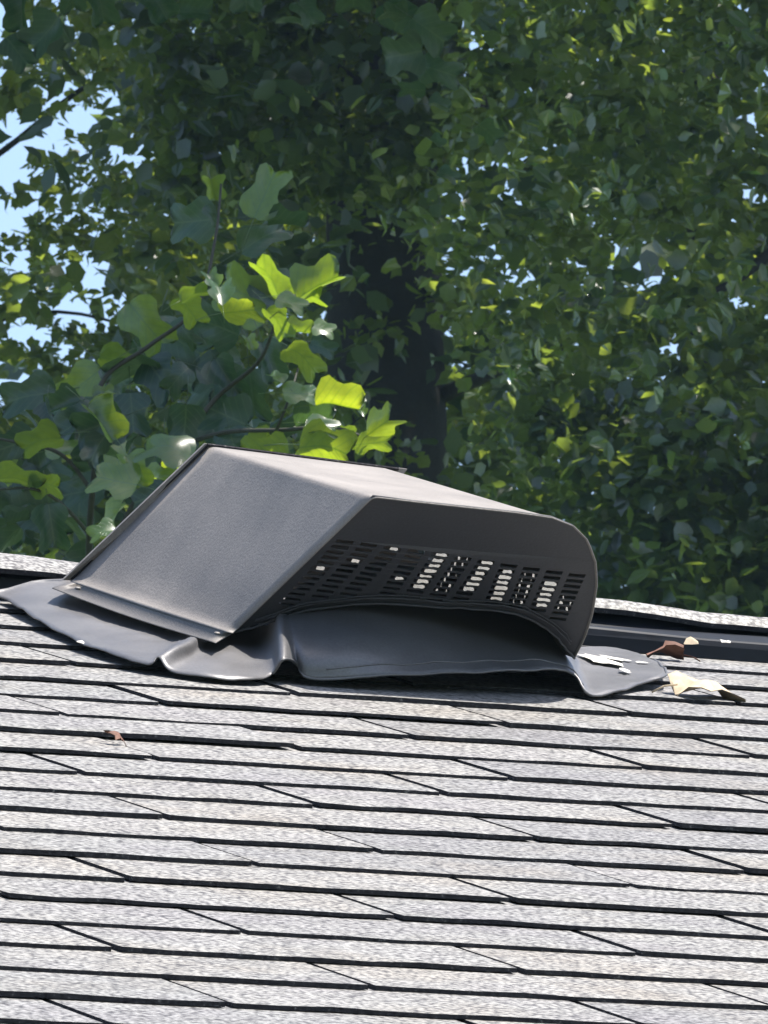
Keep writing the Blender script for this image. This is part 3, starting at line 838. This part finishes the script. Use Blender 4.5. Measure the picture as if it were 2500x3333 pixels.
# right tree: small leaved, hanging sprays
tR, bR = tree('broadleaf_tree', 3300, 46, 'leafy tree filling the right side beyond the ridge, with a slanting bare limb', 'tree', 'trees beyond the ridge', .2, 18, seed=2,
    limbs=[((at(3300, 300, 46), at(2600, 760, 45.5), at(2330, 950, 45.2), at(2050, 1040, 45)), .03),
           ((at(3300, 1350, 46), at(2600, 1480, 45.5), at(2150, 1530, 45.3)), .02)])
crown(tR, bR, [
    (sample_zone(270, (44.5, 47.5), (1500, 3600), (-500, 2150), 33, SKYGAPS), .16, 90, .07, 3),
    (sample_zone(110, (44, 45), (1650, 3200), (1300, 2100), 36, SKYGAPS), .15, 60, .08, 13),
], M_BGLEAF)
# left tree, open crown with sky between
tL, bL = tree('broadleaf_tree', -700, 54, 'open crowned tree at the left edge, its small leaves against bright sky', 'tree', 'trees beyond the ridge', .18, 19, seed=3,
    limbs=[((at(-700, 800, 54), at(-100, 560, 54), at(250, 300, 54), at(560, 120, 54)), .018), ((at(-500, 1200, 54), at(100, 1020, 54), at(420, 1060, 54)), .012)])
crown(tL, bL, [
    (sample_zone(170, (52.5, 55.5), (-1500, 1200), (-500, 1900), 34, G1), .18, 70, .07, 4),
    (sample_zone(130, (53, 55), (-100, 520), (100, 1350), 37, SKYGAPS), .08, 26, .05, 5),
    (sample_zone(90, (53, 55), (350, 1300), (200, 1500), 38, SKYGAPS), .22, 80, .055, 15),
], M_BGLEAF)
# far trees closing the view
tF, bF = tree('broadleaf_tree', 2300, 64, 'farther tree closing the view behind the centre and right trees', 'tree', 'trees beyond the ridge', .25, 24, seed=4)
crown(tF, bF, [
    (sample_zone(560, (60, 66), (420, 5500), (-2600, 2900), 41, SKYGAPS), .42, 75, .16, 6),
    (sample_zone(190, (60, 63), (-1800, 700), (1330, 2600), 42, SKYGAPS), .38, 70, .14, 7),
], M_BGLEAF)
# upper canopy and the rest of the crowns out of the frame, larger leaves
def upper(t, b, n, depth, px, py, seed, rad=.7, ne=70, size=.2):
    P = sample_zone(n, depth, px, py, seed); canopy('crown', P - np.array(b), np.full(len(P), rad), ne, size, M_SHADELEAF, t, seed=seed)
upper(tC, bC, 290, (41, 57), (-2500, 5500), (-7500, -1100), 51, .8, 150)
upper(tF, bF, 170, (56, 68), (-3500, 6500), (-8000, -2200), 52, .9, 70, .26)

# the nearest leaves of these crowns, one by one
lm_ = mesh('leaf', LV, [tuple(q) for q in LF] ); lm_.materials.append(M_BGLEAF)
lo_ = mesh('leaf', LV, [tuple(q) for q in LF] ); lo_.materials.append(M_SHADELEAF)
gr = random.Random(808)
def single_leaves(t, b, n, depth, px, py, size):
    k = 0
    while k < n:
        cx_, cy_, cd_ = gr.uniform(*px), gr.uniform(*py), gr.uniform(*depth)
        if any(((cx_ - g[0]) / (g[2] + 50)) ** 2 + ((cy_ - g[1]) / (g[3] + 50)) ** 2 < 1 for g in SKYGAPS): continue
        for _ in range(gr.randint(3, 8)):
            p = at(cx_ + gr.gauss(0, 70), cy_ + gr.gauss(0, 45), cd_ + gr.gauss(0, .1))
            q = Vector((gr.gauss(0, 1), gr.gauss(-.3, 1), abs(gr.gauss(0, 1)) * 1.3 + .1)).normalized().to_track_quat('Z', 'Y').to_matrix().to_4x4()
            s_ = size * gr.uniform(.6, 1.3)
            o = bpy.data.objects.new('leaf', lm_ if gr.random() < .6 else lo_); COL.objects.link(o); o.parent = t
            o.matrix_local = Matrix.Translation(p - b) @ q @ Matrix.Rotation(gr.uniform(0, 6.28), 4, 'Z') @ Matrix.Diagonal((s_ * gr.uniform(.6, 1.1), s_, s_, 1)); k += 1
single_leaves(tC, bC, 230, (47.6, 49.4), (500, 2000), (0, 900), .085)
single_leaves(tR, bR, 280, (43.4, 44.6), (1550, 2500), (0, 1950), .075)
single_leaves(tL, bL, 160, (51.5, 52.5), (0, 900), (100, 1200), .08)
# ------------------------------------------------------------------ young tulip tree just beyond the house
UPV = Vector((0, 0, 1)); CF = FWD.copy()
TL = [leaf_mesh('leaf', 'tulip', f, c, 20 + i, 0, .6, 1.0, .035) for i, (f, c) in enumerate([(.2, .35), (.5, .6), (.8, .3), (.35, 1.0), (1.1, .5), (.3, -.4), (.7, .9), (.15, .6)])]
TL_SHADE = [me.copy() for me in TL]
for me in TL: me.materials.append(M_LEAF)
for me in TL_SHADE: me.materials.append(M_SHADELEAF)
wr = random.Random(404)
def place_leaf(parent, base, p, size, nrm, ang, var, TL=TL):
    n = nrm.normalized()
    t = RIGHT * math.cos(ang) - DOWN * math.sin(ang)
    t = (t - n * t.dot(n))
    if t.length < .05: t = UPV - n * UPV.dot(n)
    t.normalize(); b = t.cross(n)
    m = Matrix((b, t, n)).transposed().to_4x4()
    o = bpy.data.objects.new('leaf', TL[var % len(TL)]); COL.objects.link(o); o.parent = parent
    # centre the blade on p
    o.matrix_local = Matrix.Translation(p - t * size * .45 - base) @ m @ Matrix.Diagonal((size * wr.uniform(.62, 1.0), size, size, 1))
    return o
def nv(kind, r):
    j = lambda s: r.gauss(0, s)
    if kind == 'F': return -CF + UPV * (.25 + j(.2)) + RIGHT * j(.25)            # seen flat on
    if kind == 'T': return UPV * (.75 + j(.15)) + CF * (.75 + j(.15)) + RIGHT * j(.3)   # lit from above, seen from below
    if kind == 'G': return UPV * (.72 + j(.08)) - CF * (.85 + j(.10)) + RIGHT * (.05 + j(.12))  # upper face turned to sun and eye
    if kind == 'E': return UPV + CF * (.0 + j(.15)) + RIGHT * j(.35)              # nearly edge on
    return Vector((j(1), j(1), abs(j(1)) * .8))
DS = 22.0
bS = base_at(330, DS)
sap = empty('tulip_tree', bS)
tag(sap, 'young tulip tree with large bright lobed leaves rising behind the left of the hood', 'tree')
lr = random.Random(77)
LEAVES = [  # px, py, length px, kind, tip angle (deg), depth offset, variant
    (865, 622, 230, 'F', 70, .2, 0), (695, 620, 120, 'T', -80, .3, 2), (690, 700, 90, 'F', -60, .3, 1),
    (880, 905, 190, 'T', 115, -.2, 1), (1045, 925, 200, 'T', 28, -.3, 2), (1000, 960, 160, 'T', 10, -.25, 1), (950, 985, 120, 'G', -30, -.4, 0),
    (635, 955, 120, 'T', 20, -.1, 1), (620, 1010, 140, 'T', -70, 0, 0), (785, 1010, 170, 'T', 30, -.1, 0), (720, 955, 130, 'G', 95, -.2, 2), (690, 910, 90, 'G', 110, -.1, 2),
    (905, 1050, 150, 'T', -60, -.3, 1), (975, 1080, 110, 'T', -20, -.2, 2), (1055, 1070, 90, 'G', -10, -.2, 0), (985, 1160, 170, 'T', -50, -.1, 3), (980, 1280, 140, 'G', -5, -.3, 0), (900, 1225, 80, 'G', 110, -.3, 1),
    (815, 1120, 80, 'G', -80, 0, 2), (520, 1230, 210, 'F', -60, .1, 0), (480, 1060, 230, 'F', -50, .2, 1), (400, 1180, 190, 'T', -20, .3, 1),
    (1110, 1315, 190, 'E', 10, -.3, 4), (1030, 1365, 160, 'E', 30, -.2, 4), (1050, 1385, 130, 'G', -25, -.4, 0), (1240, 1385, 180, 'T', 40, -.4, 2), (1215, 1440, 150, 'T', -20, -.35, 0),
    (1180, 1340, 60, 'G', 100, -.3, 2), (1060, 1455, 210, 'T', -15, -.4, 1), (860, 1475, 180, 'T', 170, -.3, 1), (540, 1450, 210, 'G', 145, -.3, 3), (580, 1500, 120, 'T', -30, -.2, 0),
    (370, 1560, 190, 'G', 150, -.3, 0), (440, 1540, 170, 'G', -70, -.25, 2), (130, 1435, 170, 'T', 195, -.1, 1), (210, 1460, 150, 'G', 0, .1, 0), (60, 1560, 200, 'T', 5, -.2, 1), (150, 1575, 130, 'T', 15, -.2, 3),
    (170, 1720, 190, 'F', -85, -.2, 2), (165, 1805, 60, 'T', -90, -.2, 0), (335, 1380, 200, 'G', -65, -.1, 4), (340, 1285, 90, 'G', 20, -.1, 2), (730, 1350, 200, 'F', 160, .1, 0), (640, 1380, 220, 'F', 30, .2, 1),
    (820, 1290, 210, 'F', -75, .2, 0), (700, 1200, 220, 'F', 200, .3, 1), (600, 1120, 200, 'F', -30, .3, 0), (880, 1180, 180, 'F', -70, .1, 2), (250, 1260, 230, 'F', 210, .3, 0), (90, 1290, 220, 'F', 190, .3, 1),
    (620, 720, 220, 'F', 170, .4, 0), (860, 770, 210, 'F', 30, .3, 1), (940, 730, 160, 'E', 0, .2, 2), (1050, 1130, 120, 'F', -30, .1, 1), (700, 1060, 200, 'F', 170, .2, 0), (800, 960, 230, 'F', 150, .3, 1),
    (900, 960, 200, 'F', -60, .3, 0), (330, 1730, 110, 'G', 200, -.2, 1), (480, 1620, 150, 'F', 200, -.1, 0), (520, 1560, 120, 'G', -20, -.2, 2), (650, 1520, 170, 'F', -20, 0, 1), (760, 1450, 150, 'F', -60, -.1, 0), (950, 1410, 170, 'E', 190, -.1, 4),
    (1110, 1420, 120, 'T', -10, -.2, 1), (430, 1350, 180, 'F', -80, .1, 0), (300, 1450, 160, 'F', 240, 0, 1), (260, 1600, 190, 'F', 190, .1, 0), (90, 1690, 200, 'F', 170, .2, 1), (40, 1450, 180, 'F', 200, .2, 0),
]
for (px_, py_, L, k, a, dz, var) in LEAVES:
    place_leaf(sap, bS, at(px_, py_, DS + dz), L * DS / F_PX * .95, nv(k, lr), math.radians(a + lr.gauss(0, 6)), var, TL=TL_SHADE if k == 'F' and L != 230 or k == 'E' and L < 175 else TL)
for i in range(150):
    # filler foliage on the same stems, thinning upward
    while True:
        x_ = lr.uniform(-700, 1150); y_ = lr.uniform(900, 2000)
        if y_ > 1080 + max(0, x_ - 600) * .75 + max(0, 420 - x_) * .8 and not (x_ > 900 and y_ > 1600): break
    place_leaf(sap, bS, at(x_, y_, DS + lr.uniform(-.1, 1.1)), lr.uniform(.05, .11), nv(lr.choice('FFRRRE'), lr), lr.uniform(-math.pi, math.pi * .2), lr.randrange(8), TL=TL_SHADE if i % 9 else TL)
def stem(pts, r0, r1):
    P_ = [tuple(at(a, b, DS + c) - bS) for a, b, c in pts]
    cm = catmull(P_, 6); v, f = tube_data([tuple(c) for c in cm], list(np.linspace(r0, r1, len(cm))), 7)
    link('stem', mesh('stem', v, f), M_TWIG, sap, smooth=True)
P0 = [(330, 9500, .3), (330, 5000, .3), (300, 2400, .2), (290, 1800, .1), (310, 1500, 0), (330, 1250, .1), (480, 1130, .1), (640, 1000, .1), (700, 780, .2), (720, 600, .3)]
stem(P0, .008, .002)
stem([(320, 1900, .1), (430, 1650, 0), (560, 1480, 0), (720, 1410, -.1), (920, 1400, -.2), (1080, 1390, -.3), (1200, 1430, -.35)], .006, .0025)
stem([(560, 1480, 0), (700, 1300, .1), (840, 1180, 0), (900, 1050, -.2), (960, 960, -.3)], .005, .002)
stem([(900, 1400, -.2), (940, 1300, -.25), (970, 1200, -.2)], .003, .0015)
stem([(300, 1600, 0), (200, 1480, 0), (60, 1440, 0), (-200, 1400, .1)], .004, .002)
stem([(300, 1750, .1), (200, 1640, -.1), (100, 1590, -.2), (-60, 1600, -.1)], .004, .002)

# large-leaved tree standing right of the house, its boughs hanging into the top of the view
DM = 31.0
bM = base_at(-1500, DM)
mid = empty('tulip_tree', bM)
tag(mid, 'older tulip tree whose boughs of big dark leaves hang into the top edge', 'tree')
mr = random.Random(5)
v, f = tube_data([(0, 0, -.2), (.05, 0, 4), (0, .1, 9), (.1, 0, 15), (0, 0, 22)], [.3, .25, .22, .15, .04], 12)
link('trunk', mesh('trunk', v, f), M_BARK, mid, smooth=True)
def bough(pts, r0):
    cm = catmull([tuple(at(a, b, DM + c) - bM) for a, b, c in pts], 6)
    v, f = tube_data([tuple(c) for c in cm], list(np.linspace(r0, r0 * .2, len(cm))), 7)
    link('limb', mesh('limb', v, f), M_BARK, mid, smooth=True)
bough([(-1500, -900, 0), (-700, -500, 0), (100, -180, 0), (1000, -160, 0), (1420, 40, 0)], .05)
bough([(-1500, -1600, 0), (0, -1200, .3), (1500, -900, .2), (2600, -500, .1)], .07)
for (px_, py_, L, k, a) in [(70, 60, 170, 'F', -100), (150, 130, 170, 'F', -140), (60, 190, 150, 'F', -60), (330, 40, 170, 'F', -80), (520, 40, 160, 'F', -60), (960, 90, 150, 'E', -50), (1000, 60, 130, 'G', -60),
        (1310, 40, 200, 'F', 60), (1400, 120, 180, 'F', -40), (1300, 200, 190, 'F', 200), (1430, 250, 170, 'F', -30), (1340, 310, 110, 'T', 170), (1500, 300, 150, 'E', 15), (1590, 450, 110, 'T', -60),
         (1430, 370, 90, 'G', 0), (1420, 485, 70, 'G', -60), (1460, 590, 90, 'G', -30), (1280, 60, 110, 'T', 160), (640, 60, 140, 'F', 0), (230, -20, 180, 'F', -90), (800, 0, 170, 'F', -80), (1150, -10, 160, 'F', -90)]:
    o = place_leaf(mid, bM, at(px_, py_ - 20, DM + mr.uniform(-.3, .3)), L * DM / F_PX * .92, nv(k, mr), math.radians(a + mr.gauss(0, 8)), mr.randrange(6), TL=TL_SHADE)
for i in range(110):
    x_ = mr.uniform(-1200, 2600); y_ = mr.uniform(-900, -70 + 130 * math.sin(x_ * .004 + 1))
    place_leaf(mid, bM, at(x_, y_, DM + mr.uniform(-.5, .6)), mr.uniform(.08, .14), nv(mr.choice('FEERR'), mr), mr.uniform(-math.pi, math.pi), mr.randrange(6), TL=TL_SHADE)
P = sample_zone(260, (DM - 6, DM + 3), (-3500, 5500), (-6500, -1100), 61)
canopy('crown', P - np.array(bM), np.full(len(P), .6), 60, .15, M_SHADELEAF, mid, seed=62)

# unseen leaves added to shade the young tree, parted over the BRIGHT ones
BRIGHT = [(880, 905), (1045, 925), (1000, 960), (950, 985), (635, 955), (620, 1010), (785, 1010), (720, 955), (905, 1050), (1055, 1070), (985, 1160), (980, 1280), (1110, 1315), (1050, 1385),
          (1240, 1385), (1215, 1440), (1060, 1455), (860, 1475), (540, 1450), (370, 1560), (130, 1435), (335, 1380), (695, 620), (1030, 1365)]
lit = [np.array(at(px_, py_, DS + dz)) for (px_, py_, L, k, a, dz, var) in LEAVES if (px_, py_) in BRIGHT]
lit = np.array(lit); Sn = np.array(SUN)
br = np.random.default_rng(88); keep = []
F_, R_, D_ = (np.array(q) for q in (FWD, RIGHT, DOWN))
while len(keep) < 5200:
    p = np.array(CP) + (F_ + R_ * (br.uniform(-900, 1300) - 1250) / F_PX + D_ * (br.uniform(480, 1900) - 1666.5) / F_PX) * (DS + br.uniform(-.6, 1.3))
    dv = lit - p; perp = dv - np.outer(dv @ Sn, Sn)
    if (np.linalg.norm(perp, axis=1) < .10).any(): continue
    keep.append(p + Sn * br.uniform(3.2, 7.5))
keep = np.array(keep)
canopy('crown', keep - np.array(bM), np.full(len(keep), .03), 1, .19, M_SHADELEAF, mid, seed=90)  # added unseen shading leaves, not part of a crown

keep2 = []  # more unseen leaves, added to shade the hanging boughs
for _ in range(4500):
    p = np.array(CP) + (F_ + R_ * (br.uniform(-400, 2300) - 1250) / F_PX + D_ * (br.uniform(-700, 650) - 1666.5) / F_PX) * (DM + br.uniform(-.8, .8))
    keep2.append(p + Sn * br.uniform(2.8, 7))
keep2 = np.array(keep2)
canopy('crown', keep2 - np.array(bM), np.full(len(keep2), .04), 1, .20, M_SHADELEAF, mid, seed=91)  # added unseen shading leaves, not part of a crown

# ------------------------------------------------------------------ air
hx0, hx1, hy0, hy1 = -420, 420, -420, 420
hz0, hz1 = GZ - 1.6, 40
me = mesh('haze', [(hx0, hy0, hz0), (hx1, hy0, hz0), (hx1, hy1, hz0), (hx0, hy1, hz0), (hx0, hy0, hz1), (hx1, hy0, hz1), (hx1, hy1, hz1), (hx0, hy1, hz1)], box_faces())
mh = bpy.data.materials.new('thin_blue_haze'); mh.use_nodes = True
nn_ = mh.node_tree.nodes; nn_.clear(); vo = nn_.new('ShaderNodeVolumePrincipled'); vo.inputs['Density'].default_value = .00032
vo.inputs['Color'].default_value = (.55, .80, 1.0, 1); ou = nn_.new('ShaderNodeOutputMaterial')
mh.node_tree.links.new(vo.outputs[0], ou.inputs['Volume'])
tag(link('haze', me, mh), kind='stuff')
